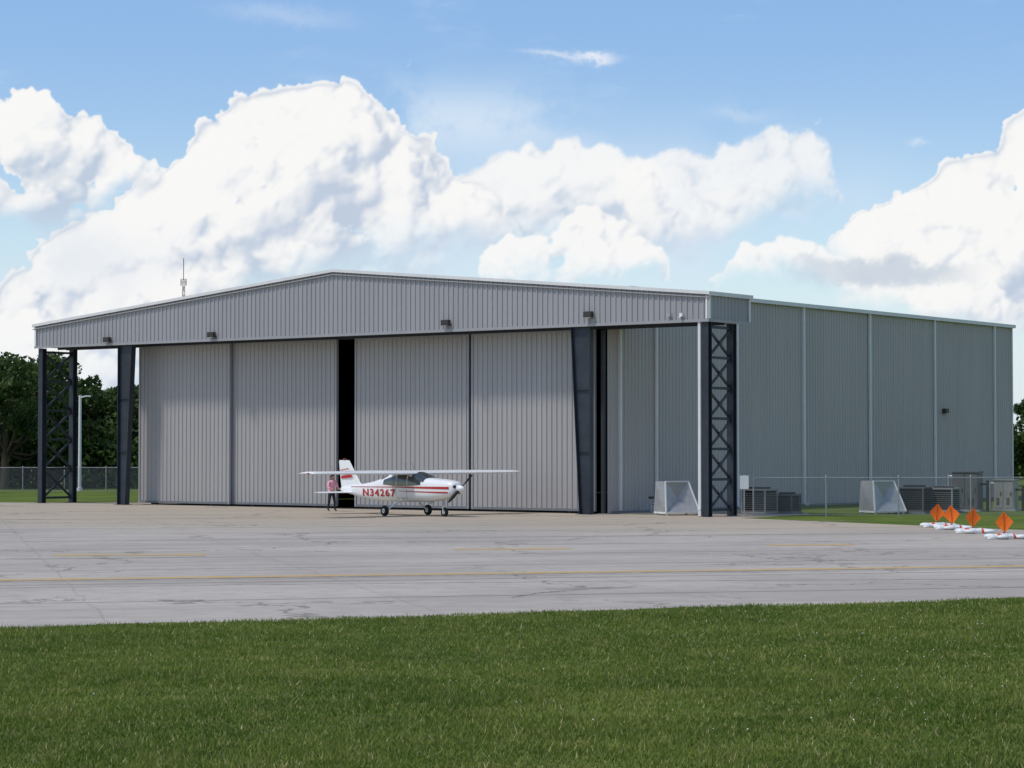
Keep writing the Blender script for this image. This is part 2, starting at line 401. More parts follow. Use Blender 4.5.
def make_grass():
    pts=[]
    def field(nn,ya,yb):
        y=ya+(yb-ya)*rng.random(nn); x=(rng.random(nn)*2-1)*(.235*yb+1.5)
        edge=38.5+(x+8.6)*.416
        k=(y<edge+.15-.35*rng.random(nn)+.15*np.sin(x*2.3)*np.sin(x*.9))&(np.abs(x)<.235*y+1.4)
        return np.stack([x[k],y[k]],1)
    for ya,yb,den in ((21,26,1000),(26,31,850),(31,37,700),(37,43,600),(43,51,500)):
        area=2*(.235*yb+1.5)*(yb-ya); pts.append(field(int(area*den),ya,yb))
    P=np.concatenate(pts); n=len(P)
    patch=.5+.5*np.sin(P[:,0]*.9+1.3*np.sin(P[:,1]*.6))*np.sin(P[:,1]*1.1+np.sin(P[:,0]*.5))
    h=(.030+.045*rng.random(n)**1.5)*(.75+.5*patch); tall=rng.random(n)<.015; h[tall]*=1.8
    wd=.005+.005*rng.random(n)+.00008*P[:,1]
    a=rng.random(n)*2*np.pi; ln=rng.random(n)*1.1; b=rng.random(n)*2*np.pi
    dx=np.cos(a)*wd; dy=np.sin(a)*wd
    V=np.zeros((n,3,3)); V[:,0,0]=P[:,0]-dx;V[:,0,1]=P[:,1]-dy;V[:,1,0]=P[:,0]+dx;V[:,1,1]=P[:,1]+dy
    V[:,2,0]=P[:,0]+np.cos(b)*h*ln; V[:,2,1]=P[:,1]+np.sin(b)*h*ln; V[:,2,2]=h
    F=np.arange(n*3).reshape(n,3)
    npmesh('lawn_grass',V.reshape(-1,3),F,[M_blade])
make_grass()
fl=MB()
for i in range(260):
    y=random.uniform(24,44); x=random.uniform(-.22*y,.23*y)
    if random.random()>(.08+.92*max(0,min(1,(x/(.23*y)-.2)*1.6))): continue
    if y>37.8+(x+8.6)*.416: continue
    z=random.uniform(.05,.075); s=random.uniform(.007,.012)
    fl.add([(x-s,y,z),(x,y-s,z),(x+s,y,z),(x,y+s,z),(x,y,z+s*1.1)],[(0,1,4),(1,2,4),(2,3,4),(3,0,4)],0)
fl.obj('clover_flowers',[M_white])

# ------------------------------------------------------------ HANGAR
H=empty('aircraft_hangar',(8.68,102.4,0),math.atan2(-.604,.797))
W=44.75; UE=.15; EV=10.05; AP=12.1; HB=8.82; HD=3.5; UR=-6.73; UL=-37.45; L=46.4; H2=10.82; UM=-22.2
def gz(u):
    return EV+(AP-EV)*(1-(u-UM)/(UE-UM)) if u>UM else EV+(AP-EV)*(1-(UM-u)/(UM+W))
def bz(u): return H2+(12.0-H2)*(1-abs(u-(UR+UL)/2)/((UR-UL)/2))
def corr(mb,p0,d,nrm,length,z0,zt,mi=0,pitch=.3,dep=.04,rib=.07):
    d=Vector(d);nrm=Vector(nrm);p0=Vector(p0)
    prof=[];x=0
    while x<length-1e-4:
        for a,h in ((0,0),(pitch-rib-.05,0),(pitch-rib-.02,dep),(pitch-.02,dep)):
            if x+a<length: prof.append((x+a,h))
        x+=pitch
    prof.append((length,0))
    vs=[]
    for a,h in prof:
        p=p0+d*a+nrm*h
        vs+= [(p.x,p.y,z0),(p.x,p.y,zt(p))]
    mb.add(vs,[(2*i,2*i+2,2*i+3,2*i+1) for i in range(len(prof)-1)],mi)
h=MB()
corr(h,(-W,0,0),(1,0,0),(0,-1,0),W+UE,HB,lambda p:gz(p.x)-.02,0)
corr(h,(UE,0,0),(0,1,0),(1,0,0),HD,HB,lambda p:EV-.02,0)
corr(h,(-W,HD,0),(0,-1,0),(-1,0,0),HD,HB,lambda p:EV-.02,0)
for a,b in((UR,UE),(-W,UL)): h.quad((a,HD,HB),(b,HD,HB),(b,HD,gz(b)-.03),(a,HD,gz(a)-.03),0)
h.obj('header_cladding',[M_head],H)
s=MB()
s.quad((-W+.02,.02,HB+.012),(UE-.02,.02,HB+.012),(UE-.02,HD-.02,HB+.012),(-W+.02,HD-.02,HB+.012),0)
s.obj('soffit',[M_soff],H)
r=MB()
for a,b in((-W-.15,UM),(UM,UE+.15)):
    za=gz(a) ; zb=gz(b)
    r.quad((a,-.15,za+.01),(b,-.15,zb+.01),(b,HD+.05,zb+.01),(a,HD+.05,za+.01),1)
    for zoff,hh,yy,mi in((0.0,.15,-.12,0),(-.20,.05,-.075,2)):
        r.add([(a,yy-.05,za+zoff-hh/2),(b,yy-.05,zb+zoff-hh/2),(b,yy-.05,zb+zoff+hh/2),(a,yy-.05,za+zoff+hh/2),
               (a,yy+.06,za+zoff-hh/2),(b,yy+.06,zb+zoff-hh/2),(b,yy+.06,zb+zoff+hh/2),(a,yy+.06,za+zoff+hh/2)],
              [(0,1,2,3),(7,6,5,4),(0,4,5,1),(3,2,6,7),(0,3,7,4),(1,5,6,2)],mi)
r.box((UE+.05,-.10,EV-.12),(UE+.17,HD+.1,EV+.06),0)
r.box((-W-.17,-.10,EV-.10),(-W-.05,HD+.1,EV+.06),0)
r.box((-W-.05,-.075,HB-.07),(UE+.06,-.005,HB+.06),2)
r.box((UE+.045,.0,HB-.07),(UE+.08,HD,HB+.06),2)
r.box((UE-.10,-.085,HB+.07),(UE,-.042,EV-.12),0); r.box((UE+.045,-.06,HB+.07),(UE+.085,.10,EV-.12),0)
r.box((UE+.045,HD-.12,HB+.07),(UE+.085,HD+.02,EV-.12),0)
r.box((-W-.02,-.085,HB+.07),(-W+.1,-.042,EV-.12),0)
r.obj('roof_edge_trim',[M_trim,M_roof,M_head],H)
b=MB(); WV=1.98
corr(b,(UR,WV,0),(0,1,0),(1,0,0),HD-WV,.02,lambda p:HB,0)
corr(b,(UR,HD,0),(0,1,0),(1,0,0),L-HD,.02,lambda p:H2-.02,0)
corr(b,(UL,L,0),(0,-1,0),(-1,0,0),L-HD,.02,lambda p:H2-.02,0)
corr(b,(UL,HD,0),(0,-1,0),(-1,0,0),HD-WV,.02,lambda p:HB,0)
corr(b,(UR,L,0),(-1,0,0),(0,1,0),UR-UL,.02,lambda p:bz(p.x)-.02,0)
n=24
for i in range(n):
    a=UL+(UR-UL)*i/n; c=UL+(UR-UL)*(i+1)/n
    b.quad((a,HD+.06,HB),(c,HD+.06,HB),(c,HD+.06,bz(c)-.02),(a,HD+.06,bz(a)-.02),0)
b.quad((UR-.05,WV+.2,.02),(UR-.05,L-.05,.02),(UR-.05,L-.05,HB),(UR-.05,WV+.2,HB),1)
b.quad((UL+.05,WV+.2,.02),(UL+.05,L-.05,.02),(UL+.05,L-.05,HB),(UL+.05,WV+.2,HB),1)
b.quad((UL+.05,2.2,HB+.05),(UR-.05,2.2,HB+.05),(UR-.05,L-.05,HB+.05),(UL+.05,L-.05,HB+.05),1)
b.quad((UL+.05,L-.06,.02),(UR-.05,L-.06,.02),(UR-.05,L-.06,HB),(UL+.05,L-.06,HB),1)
b.obj('main_walls',[M_side,M_dark],H)
rf=MB(); um=(UR+UL)/2
for a,c in((UL-.12,um),(um,UR+.12)):
    rf.quad((a,HD-.02,bz(a)),(c,HD-.02,bz(c)),(c,L+.2,bz(c)),(a,L+.2,bz(a)),0)
rf.box((UR+.05,HD+.07,H2-.17),(UR+.24,L+.2,H2+.03),1); rf.box((UL-.24,HD+.07,H2-.17),(UL-.05,L+.2,H2+.03),1)
for v in (2.9,6.0,13.5,20.3,27.7,35.7,43.8):
    top=HB-.02 if v<HD else H2-.17
    rf.box((UR+.045,v-.07,.12),(UR+.165,v+.07,top),1)
    if v>3: rf.box((UR+.165,v-.07,.05),(UR+.34,v+.07,.16),1)
rf.box((UR+.045,L-.06,.05),(UR+.10,L+.05,H2-.17),1); rf.box((UR-.12,L+.045,.05),(UR+.045,L+.075,H2-.17),1)
rf.box((UR+.045,2.2,.0),(UR+.065,L,.10),2)
rf.obj('roof_gutters_downspouts',[M_roof,M_trim,M_soff],H)
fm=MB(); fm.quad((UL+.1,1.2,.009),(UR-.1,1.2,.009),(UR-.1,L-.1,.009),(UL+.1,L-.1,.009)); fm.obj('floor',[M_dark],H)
def door(u0,u1,v,name):
    d=MB(); z0,z1=.10,HB-.10
    corr(d,(u0+.10,v,0),(1,0,0),(0,-1,0),u1-u0-.20,z0+.12,lambda p:z1-.12,0,pitch=.3)
    d.box((u0,v-.05,z0),(u0+.10,v+.12,z1),1); d.box((u1-.10,v-.05,z0),(u1,v+.12,z1),1)
    d.box((u0+.10,v-.045,z0),(u1-.10,v+.12,z0+.12),2); d.box((u0+.10,v-.045,z1-.12),(u1-.10,v+.12,z1),1)
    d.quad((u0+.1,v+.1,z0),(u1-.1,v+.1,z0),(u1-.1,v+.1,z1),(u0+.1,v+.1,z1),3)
    for t in(.2,.8):
        uu=u0+(u1-u0)*t; d.cyl((uu,v-.03,.10),(uu,v+.09,.10),.095,mi=3,n=12)
    d.obj(name,[M_door,M_head,M_soff,M_dark],H)
door(-37.95,-31.0,1.55,'door_panel_a'); door(-31.05,-23.6,1.8,'door_panel_b')
door(-22.35,-14.9,1.8,'door_panel_c'); door(-14.55,-7.15,1.55,'door_panel_d')
dt=MB()
dt.box((-W+.3,1.35,HB-.12),(-.3,1.45,HB+.0),0); dt.box((-W+.3,1.98,HB-.12),(-.3,2.08,HB+.0),0)
dt.box((-W+.3,1.60,.010),(-.3,1.64,.02),0); dt.box((-W+.3,1.85,.010),(-.3,1.89,.02),0)
dt.box((UR-.22,1.75,.02),(UR-.06,1.95,HB-.13),0); dt.box((UL+.06,1.95,.02),(UL+.2,2.15,HB-.13),0)
dt.obj('door_tracks',[M_steel],H)
tc=MB()
def tcol(uo,side):
    bw,tw=.62,1.10; z1=HB-.08; vv=.18; hw=.17
    ui0=uo-side*bw; ui1=uo-side*tw
    def plate(ua0,ua1,th):
        a0=ua0;a1=ua1
        vs=[(a0,vv-hw,.03),(a0+th,vv-hw,.03),(a0+th,vv+hw,.03),(a0,vv+hw,.03),(a1,vv-hw,z1),(a1+th,vv-hw,z1),(a1+th,vv+hw,z1),(a1,vv+hw,z1)]
        tc.add(vs,[(0,3,2,1),(4,5,6,7),(0,1,5,4),(1,2,6,5),(2,3,7,6),(3,0,4,7)],0)
    plate(uo,uo,-.03*side); plate(ui0,ui1,.03*side)
    e=.032*side
    vs=[(uo-e,vv-.012,.03),(ui0+e,vv-.012,.03),(ui1+e,vv-.012,z1),(uo-e,vv-.012,z1),(uo-e,vv+.012,.03),(ui0+e,vv+.012,.03),(ui1+e,vv+.012,z1),(uo-e,vv+.012,z1)]
    tc.add(vs,[(0,1,2,3),(7,6,5,4),(0,4,5,1),(3,2,6,7)],0)
    for z in(2.9,5.8):
        t=z/z1; ui=ui0+(ui1-ui0)*t
        tc.box((min(uo,ui)+.035,vv-.10,z),(max(uo,ui)-.035,vv-.014,z+.015),0)
    tc.box((min(uo,ui0)-.12,vv-.3,.011),(max(uo,ui0)+.12,vv+.3,.028),0)
tcol(UR+.36,1); tcol(UL-.62,-1)
tc.obj('tapered_columns',[M_steel],H,fix=True)
def tower(u,v0,v1,name,nseg=6):
    t=MB(); z1=HB-.075
    for v in(v0,v1):
        t.box((u-.17,v-.16,.02),(u+.17,v-.135,z1),0); t.box((u-.17,v+.135,.02),(u+.17,v+.16,z1),0)
        t.box((u-.012,v-.134,.02),(u+.012,v+.134,z1),0)
        t.box((u-.28,v-.28,.007),(u+.28,v+.28,.019),0)
    a=v0+.165;b_=v1-.165
    for i in range(nseg):
        za=.3+(z1-.5)*i/nseg; zb=.3+(z1-.5)*(i+1)/nseg
        t.beam((u,a,za),(u,b_,za),.12,.12,0)
        t.beam((u+.04,a,za+.08),(u+.04,b_,zb-.08),.07,.11,0); t.beam((u-.04,b_,za+.08),(u-.04,a,zb-.08),.07,.11,0)
        t.box((u+.078,(a+b_)/2-.12,(za+zb)/2-.12),(u+.09,(a+b_)/2+.12,(za+zb)/2+.12),0)
    t.beam((u,a,z1-.2),(u,b_,z1-.2),.12,.12,0)
    t.obj(name,[M_steel],H)
tower(-.06,.2,2.3,'lattice_tower_a'); tower(-W+.35,.2,2.5,'lattice_tower_b',5)
x=MB(); x.box((-.40,-.02,.05),(-.27,.12,HB-.08),0); x.box((-.42,-.04,.3),(-.27,.14,.36),0); x.obj('downspout',[M_trim],H)
def lamp(mb,u,v,z,out=(0,-1)):
    if out[1]: 
        mb.box((u-.22,v-.30,z-.12),(u+.22,v-.085,z+.16),0); mb.box((u-.18,v-.34,z-.15),(u+.18,v-.10,z-.122),1)
    else:
        mb.box((u+.085,v-.2,z-.12),(u+.32,v+.2,z+.16),0); mb.box((u+.1,v-.16,z-.15),(u+.34,v+.16,z-.122),1)
lm=MB()
for u,z in((-38.7,.12),(-30.7,.15),(-14.8,.25),(-6.3,.35)): lamp(lm,u,0,HB+z+.1)
lamp(lm,UR,36.9,5.3,(1,0)); 
lm.box((-1.3,-.16,HB+.22),(-1.14,-.0801,HB+.36),2); lm.cyl((-1.22,-.14,HB+.2),(-1.22,-.32,HB+.12),.05,mi=2)
lm.box((-2.0,-.16,HB+.22),(-1.8,-.0801,HB+.38),1)
lm.obj('wall_lights',[M_lampb,M_galv,M_white],H)
pv=MB(); 
pv.cyl((UR+1.0,4.2,0),(UR+1.0,4.2,.7),.05,mi=0); pv.cyl((UR+1.5,4.2,0),(UR+1.5,4.2,.55),.05,mi=0); pv.cyl((UR+.95,4.2,.45),(UR+1.55,4.2,.45),.06,mi=0); pv.cyl((UR+1.0,4.2,.68),(UR+1.0,4.2,.78),.14,mi=1)
pvo=pv.obj('fire_water_valve',[M_galv,M_lampb]); pvo.location=(8.68,102.4,0); pvo.rotation_euler[2]=math.atan2(-.604,.797)

# ------------------------------------------------------------ utility units
def hood(loc,rz):
    m=MB(); a,b,hh=.85,.7,1.55
    m.box((-a,-b,.08),(a,b,.16),1)
    def xp(c00,c10,c11,c01,bulge,mi=0):
        P=[Vector(q) for q in(c00,c10,c11,c01)]; c=sum(P,Vector())/4; nrm=(P[1]-P[0]).cross(P[3]-P[0]).normalized()
        m.add(P+[c+nrm*bulge],[(0,1,4),(1,2,4),(2,3,4),(3,0,4)],mi)
    xp((-a,-b,.16),(a,-b,.16),(a-.35,-b+.5,hh),(-a+.1,-b+.3,hh),-.28,0)
    xp((a,-b,.16),(a,b,.16),(a-.1,b,hh),(a-.35,-b+.5,hh),.07)
    xp((-a,b,.16),(-a,-b,.16),(-a+.1,-b+.3,hh),(-a+.1,b,hh),.07)
    m.quad((-a+.1,-b+.3,hh),(a-.35,-b+.5,hh),(a-.1,b,hh),(-a+.1,b,hh),0)
    m.quad((a,b,.16),(-a,b,.16),(-a+.1,b,hh),(a-.1,b,hh),0)
    m.beam((-a,-b-.01,.16),(-a+.1,-b+.29,hh),.06,.06,1); m.beam((a,-b-.01,.16),(a-.35,-b+.49,hh),.06,.06,1)
    m.beam((-a,-b-.01,.14),(a,-b-.01,.14),.05,.05,1); m.beam((-a+.1,-b+.29,hh),(a-.35,-b+.49,hh),.06,.06,1)
    for x in(-a+.1,a-.1):
        for y in(-b+.1,b-.1): m.box((x-.04,y-.04,0),(x+.04,y+.04,.08),1)
    return m.obj('ventilation_hood',[M_galv,M_white],None,loc,rz)
hood((7.6,105.6,.0),.35); hood((17.4,107.5,0),.4)
def condenser(loc,rz,s=1.,mt=M_galv):
    m=MB(); a=.55*s; z=1.05*s
    m.box((-a-.1,-a-.1,0),(a+.1,a+.1,.08),1)
    m.box((-a,-a,z-.08),(a,a,z),0); m.box((-a,-a,.08),(a,a,.16),0)
    for x in(-a,a-.06):
        for y in(-a,a-.06): m.box((x,y,.16),(x+.06,y+.06,z-.08),0)
    m.box((-a+.07,-a+.07,.16),(a-.07,a-.07,z-.09),2)
    k=9
    for i in range(k):
        zz=.2+(z-.34)*i/k
        m.box((-a+.06,-a+.012,zz),(a-.06,-a+.05,zz+.015),0); m.box((a-.05,-a+.06,zz),(a-.012,a-.06,zz+.015),0); m.box((-a+.012,-a+.06,zz),(-a+.05,a-.06,zz+.015),0)
    m.cyl((0,0,z),(0,0,z+.06),a*.8,n=20,mi=2); m.cyl((0,0,z+.06),(0,0,z+.09),a*.25,n=12,mi=0)
    for i in range(8):
        t=math.pi*i/8; m.beam((a*.82*math.cos(t),a*.82*math.sin(t),z+.075),(-a*.82*math.cos(t),-a*.82*math.sin(t),z+.075),.015,.015,0)
    return m.obj('air_conditioning_condenser',[mt,M_soff,M_dark],None,loc,rz)
condenser((11.5,106.3,0),-.6,1.15,M_beige); condenser((19.1,108.6,0),-.5,1.2,M_dgrey); condenser((20.6,109.2,0),-.5,1.15,M_beige); condenser((12.9,107.3,0),-.6,.9,M_dgrey)
def cabinet(loc,rz,w=1.5,h=2.0,mt=M_beige):
    m=MB(); m.box((-w/2-.1,-.5,0),(w/2+.1,.5,.1),1); m.box((-w/2,-.4,.1),(w/2,.4,h),0)
    m.box((-w/2-.04,-.45,h),(w/2+.04,.45,h+.06),0)
    for i in(0,1):
        x0=-w/2+.04+i*w/2; m.box((x0,-.425,.16),(x0+w/2-.08,-.402,h-.08),0)
        m.box((x0+w/2-.2,-.45,h*.5),(x0+w/2-.16,-.427,h*.5+.18),2)
        for k in range(6): m.box((x0+.1,-.432,.3+.06*k),(x0+w/2-.25,-.4265,.33+.06*k),2)
    m.cyl((-w/2-.3,0,0),(-w/2-.3,0,h*.95),.06,mi=1); m.cyl((-w/2-.3,0,h*.9),(-w/2+.01,0,h*.9),.05,mi=1)
    m.cyl((w/2+.35,0,0),(w/2+.35,0,h*.8),.08,mi=2); m.cyl((w/2+.35,0,h*.7),(w/2-.01,0,h*.7),.05,mi=2)
    return m.obj('electrical_cabinet',[mt,M_galv,M_lampb],None,loc,rz)
cabinet((22.3,112.,0),-.5,1.3,1.9,M_dgrey); cabinet((24.4,113.,0),-.5,1.0,1.5)
sg=MB(); sg.cyl((0,0,0),(0,0,1.9),.03,mi=0); sg.box((-.2,-.05,1.25),(.2,-.032,1.85),1); sg.obj('notice_sign',[M_galv,M_white],None,(10.45,103.0,0),0)

# ------------------------------------------------------------ fences
def fence_mat():
    m,nt,b=newmat('chain_link'); N=NT(nt)
    tc=N.node('ShaderNodeTexCoord').outputs['Object']; s=N.node('ShaderNodeSeparateXYZ'); N.link(tc,s.inputs[0])
    k=1/.075
    def dia(op):
        v=N.math('MULTIPLY',N.math(op,s.outputs[0],s.outputs[2]),k)
        return N.math('LESS_THAN',N.math('ABSOLUTE',N.math('SUBTRACT',N.math('FRACT',v),.5)),.055)
    a=N.math('MAXIMUM',dia('ADD'),dia('SUBTRACT'))
    b.inputs['Base Color'].default_value=(.22,.23,.24,1); b.inputs['Roughness'].default_value=.5; b.inputs['Metallic'].default_value=.3
    N.link(a,b.inputs['Alpha'])
    return m
M_link=fence_mat()
def fence(p0,p1,h=1.8,step=3.0):
    p0=Vector((*p0,0));p1=Vector((*p1,0)); Ln=(p1-p0).length; ang=math.atan2(p1.y-p0.y,p1.x-p0.x)
    m=MB(); m.quad((0,0,.03),(Ln,0,.03),(Ln,0,h),(0,0,h),0); k=int(Ln/step)
    for i in range(k+1):
        x=Ln*i/k; m.cyl((x,.05,0),(x,.05,h+.05),.035,n=8,mi=1); m.sphere((x,.05,h+.06),.045,1,6)
    m.cyl((0,.05,h),(Ln,.05,h),.022,n=6,mi=1); m.cyl((0,.05,.08),(Ln,.05,.08),.012,n=6,mi=1)
    return m.obj('chain_link_fence',[M_link,M_galv],None,tuple(p0),ang)
fence((10.9,103.3),(24.2,104.3),1.75,3.3); fence((24.2,104.3),(60,107),1.75,3.)
fence((24.2,104.3),(38,122),1.75,3.)
fence((-95,166),(-20,163),1.75,3.)
# ------------------------------------------------------------ barricades
M_or=simple('orange_fabric',(.98,.18,.015),.6,0,.08,6.)
M_orp=simple('orange_stripe',(.75,.10,.02),.4)
def barricade(loc,rz,fr,tilt=0.):
    m=MB(); Lh=.62
    secs=[]; n=14
    for i in range(n+1):
        x=-Lh+2*Lh*i/n; e=1-.35*abs(i/n*2-1)**6
        hh=.18*e*(1+.08*math.sin(i*2.1)); ww=.17*e
        secs.append([(x,-ww,.012),(x,-ww,hh*.55),(x,-ww*.6,hh),(x,ww*.6,hh),(x,ww,hh*.55),(x,ww,.012)])
    for i in range(n):
        m.rings([secs[i],secs[i+1]],1 if i in(3,4,10) else 0,False,i in(0,n-1))
    for x in(-.35,.4):
        m.sphere((x,.30,.09),.22,0,10,(1.1,.75,.42)); m.sphere((x+.1,-.30,.08),.2,0,10,(1.1,.8,.4))
    m.cyl((0,0,.15),(0,0,.22),.05,mi=2); m.cyl((0,0,.2),(0,0,.30),.012,mi=2,n=6)
    o=m.obj('low_profile_barricade',[M_white,M_orp,M_lampb],None,loc,rz)
    f=MB(); s=.31; c=.56; K=4; 
    def P(a,bv):
        x=(a-bv)*s; z=(a+bv)*s*1.18; y=.03*math.sin(a*3+1)+.02*math.cos(bv*4)
        q=Matrix.Rotation(tilt,3,'Y')@Vector((x,y,z)); return (q.x,q.y,q.z+c)
    g=[[P(-.5+i/K,-.5+j/K) for j in range(K+1)] for i in range(K+1)]
    for i in range(K):
        for j in range(K): f.quad(g[i][j],g[i+1][j],g[i+1][j+1],g[i][j+1],0)
    q0=P(-.5,-.5);q1=P(.5,.5); f.cyl((q0[0],q0[1]+.02,q0[2]),(q1[0],q1[1]+.02,q1[2]),.008,n=6,mi=1)
    fo=f.obj('flag',[M_or,M_lampb],o,None,fr-rz)
    return o
barricade((16.5,88.8,0.004),.5,.1,.1); barricade((16.55,86.2,.004),.3,-.2,-.12)
barricade((16.6,82.4,.004),.2,.25,.08); barricade((16.6,77.2,.004),.4,-.1,-.05)

# ------------------------------------------------------------ AIRPLANE  (+X nose, +Y left, Z up)
TH=math.radians(42)
A=empty('parked_airplane',(-4.6,104.6,0),-math.pi/2+TH)
M_pw=simple('aircraft_white',(.82,.82,.81),.25,0,.03,2.,spec=.5)
M_red=simple('aircraft_red',(.45,.012,.02),.3,0,.08,2.,spec=.5)
M_tyre=simple('tyre_rubber',(.018,.018,.018),.8)
m,nt_,bb=newmat('window_glass'); bb.inputs['Roughness'].default_value=.06; bb.inputs['Specular IOR Level'].default_value=.8
NN=NT(nt_); nn=NN.noise(NN.node('ShaderNodeTexCoord').outputs['Object'],2.,3).outputs[0]; NN.link(NN.mix(nn,(.012,.016,.018),(.05,.065,.07)),bb.inputs['Base Color'])
M_glass=m
M_blk=simple('black_paint',(.02,.02,.02),.4)
S=[(3.30,1.06,1.50,.24),(3.22,.98,1.56,.34),(3.0,.88,1.62,.43),(2.6,.80,1.67,.50),(1.9,.70,1.71,.55),(1.45,.66,1.74,.58),(1.0,.64,1.90,.60),(.6,.63,2.02,.60),(.1,.63,2.04,.60),(-.7,.63,2.03,.57),(-1.2,.63,1.93,.52),(-1.8,.64,1.72,.45),(-2.6,.68,1.54,.36),(-3.5,.78,1.42,.25),(-4.4,.92,1.32,.14),(-5.0,1.02,1.27,.06),(-5.25,1.08,1.22,.03)]
_sx=[s[0] for s in S][::-1]
def sec(x): return [float(np.interp(x,_sx,[s[k] for s in S][::-1])) for k in(1,2,3)]
EX=3.0
def ring(x,n=36):
    b_,t_,hw=sec(x); zc=(b_+t_)/2; hh=(t_-b_)/2; out=[]
    for i in range(n):
        a=2*math.pi*i/n; c=math.cos(a); s_=math.sin(a)
        out.append((x,hw*math.copysign(abs(c)**(2/EX),c),zc+hh*math.copysign(abs(s_)**(2/EX),s_)))
    return out
def sy_(x,z,side,o=.008):
    b_,t_,hw=sec(x); zc=(b_+t_)/2; hh=(t_-b_)/2; q=min(.999,abs((z-zc)/hh))
    return side*(hw*(1-q**EX)**(1/EX)+o)
fu=MB(); xs=[3.3,3.22,3.1]+[3.0-.1*i for i in range(81)]+[-5.15,-5.25]
fu.rings([ring(x) for x in xs],0)
fu.obj('fuselage',[M_pw],A,fix=True)
def patch(mb,lo,hi,x0,x1,mi,o,side,n=14):
    vs=[];K=5
    for i in range(n+1):
        x=x0+(x1-x0)*i/n
        for j in range(K+1):
            z=lo(x)+(hi(x)-lo(x))*j/K; vs.append((x,sy_(x,z,side,o),z))
    mb.add(vs,[(i*(K+1)+j,(i+1)*(K+1)+j,(i+1)*(K+1)+j+1,i*(K+1)+j+1) for i in range(n) for j in range(K)],mi,True)
def lin(xa,za,xb,zb): return lambda x: za+(zb-za)*(x-xa)/(xb-xa)
pt=MB()
for sd in(-1,1):
    patch(pt,lin(.35,1.36,1.35,1.42),lin(.35,1.86,1.35,1.60),.42,1.32,0,.010,sd)
    patch(pt,lambda x:1.36,lambda x:1.86,-.38,.34,0,.010,sd)
    patch(pt,lin(-1.5,1.42,-.46,1.36),lin(-1.5,1.62,-.46,1.84),-1.45,-.46,0,.010,sd)
    patch(pt,lin(-4.6,1.265,-.6,1.29),lin(-4.6,1.29,-.6,1.33),-4.3,-.6,1,.012,sd,40)
    patch(pt,lin(-.6,1.29,3.1,1.24),lin(-.6,1.33,3.1,1.36),-.6,3.1,1,.012,sd,40)
    patch(pt,lin(-.2,1.12,3.1,1.06),lin(-.2,1.14,3.1,1.13),-.2,3.05,1,.012,sd,30)
    for xx in(.37,-.43): patch(pt,lambda x:.80,lambda x:1.9,xx-.008,xx+.008,2,.0135,sd,2)
    patch(pt,lambda x:.80,lambda x:.815,-.43,.37,2,.008,sd,6)
def topray(x,ang,o=.008):
    b_,t_,hw=sec(x); zc=(b_+t_)/2; hh=(t_-b_)/2; c=math.cos(ang); s_=math.sin(ang)
    return (x+o*.7,(hw+o)*math.copysign(abs(c)**(2/EX),c),zc+(hh+o)*math.copysign(abs(s_)**(2/EX),s_))
vs=[];n1,n2=10,24
for i in range(n1+1):
    x=.66+(1.46-.66)*i/n1
    for j in range(n2+1):
        a=math.radians(30+(120)*j/n2); vs.append(topray(x,a,.012))
pt.add(vs,[(i*(n2+1)+j,(i+1)*(n2+1)+j,(i+1)*(n2+1)+j+1,i*(n2+1)+j+1) for i in range(n1) for j in range(n2)],0,True)
vs=[]
for i in range(7):
    x=-1.75+(.55)*i/6
    for j in range(13):
        a=math.radians(45+90*j/12); vs.append(topray(x,a,.012))
pt.add(vs,[(i*13+j,(i+1)*13+j,(i+1)*13+j+1,i*13+j+1) for i in range(6) for j in range(12)],0,True)
pt.obj('windows_and_stripes',[M_glass,M_red,M_soff],A)
for sd in(-1,1):
    cu=bpy.data.curves.new('reg','FONT'); cu.body='N34267'; cu.size=.50; cu.offset=.013; cu.align_x='CENTER'; cu.align_y='CENTER'; cu.space_character=1.18
    to=bpy.data.objects.new('reg_tmp',cu); scene.collection.objects.link(to); bpy.context.view_layer.update()
    me=bpy.data.meshes.new_from_object(to.evaluated_get(bpy.context.evaluated_depsgraph_get())); bpy.data.objects.remove(to)
    bm=bmesh.new(); bm.from_mesh(me)
    bmesh.ops.triangulate(bm,faces=bm.faces)
    for _ in range(3):
        bmesh.ops.subdivide_edges(bm,edges=[e for e in bm.edges if e.calc_length()>.04],cuts=1)
        bmesh.ops.triangulate(bm,faces=bm.faces)
    ws=[v.co.x for v in bm.verts]; k=2.75/(max(ws)-min(ws)); hs=[v.co.y for v in bm.verts]; hc=(max(hs)+min(hs))/2; kh=.36/(max(hs)-min(hs))
    for v in bm.verts:
        x=-1.85+(v.co.x*k)*(1 if sd<0 else -1); z=1.035+(v.co.y-hc)*kh
        v.co=(x,sy_(x,z,sd,.022),z)
    bm.to_mesh(me); bm.free(); me.materials.append(M_red)
    ro=bpy.data.objects.new('registration_text',me); scene.collection.objects.link(ro); ro.parent=A
def foil(xle,ch,y,z,th=.13,n=12,tw=0):
    up=[];lo_=[]
    for i in range(n+1):
        t=(1-math.cos(math.pi*i/n))/2
        yt=5*th*(.2969*math.sqrt(t)-.126*t-.3516*t*t+.2843*t**3-.1036*t**4)*ch
        cb=.02*4*t*(1-t)*ch
        up.append((xle-t*ch,y,z+cb+yt+.002)); lo_.append((xle-t*ch,y,z+cb-yt*.7))
    return up+lo_[::-1]
wg=MB()
ys=[-6.12,-6.05,-5.6,-4,-2.6,-1,0,1,2.6,4,5.6,6.05,6.12]
rs=[]
for y in ys:
    a=abs(y); t=max(0,(a-2.6)/3.5); ch=1.62-.42*t; th=.135-.02*t
    if a>6.1: ch*=.86; th*=.35
    rs.append(foil(.78-.06*t-(0.08 if a>6.1 else 0),ch,y,1.93+.005*a,th))
wg.rings(rs,0)
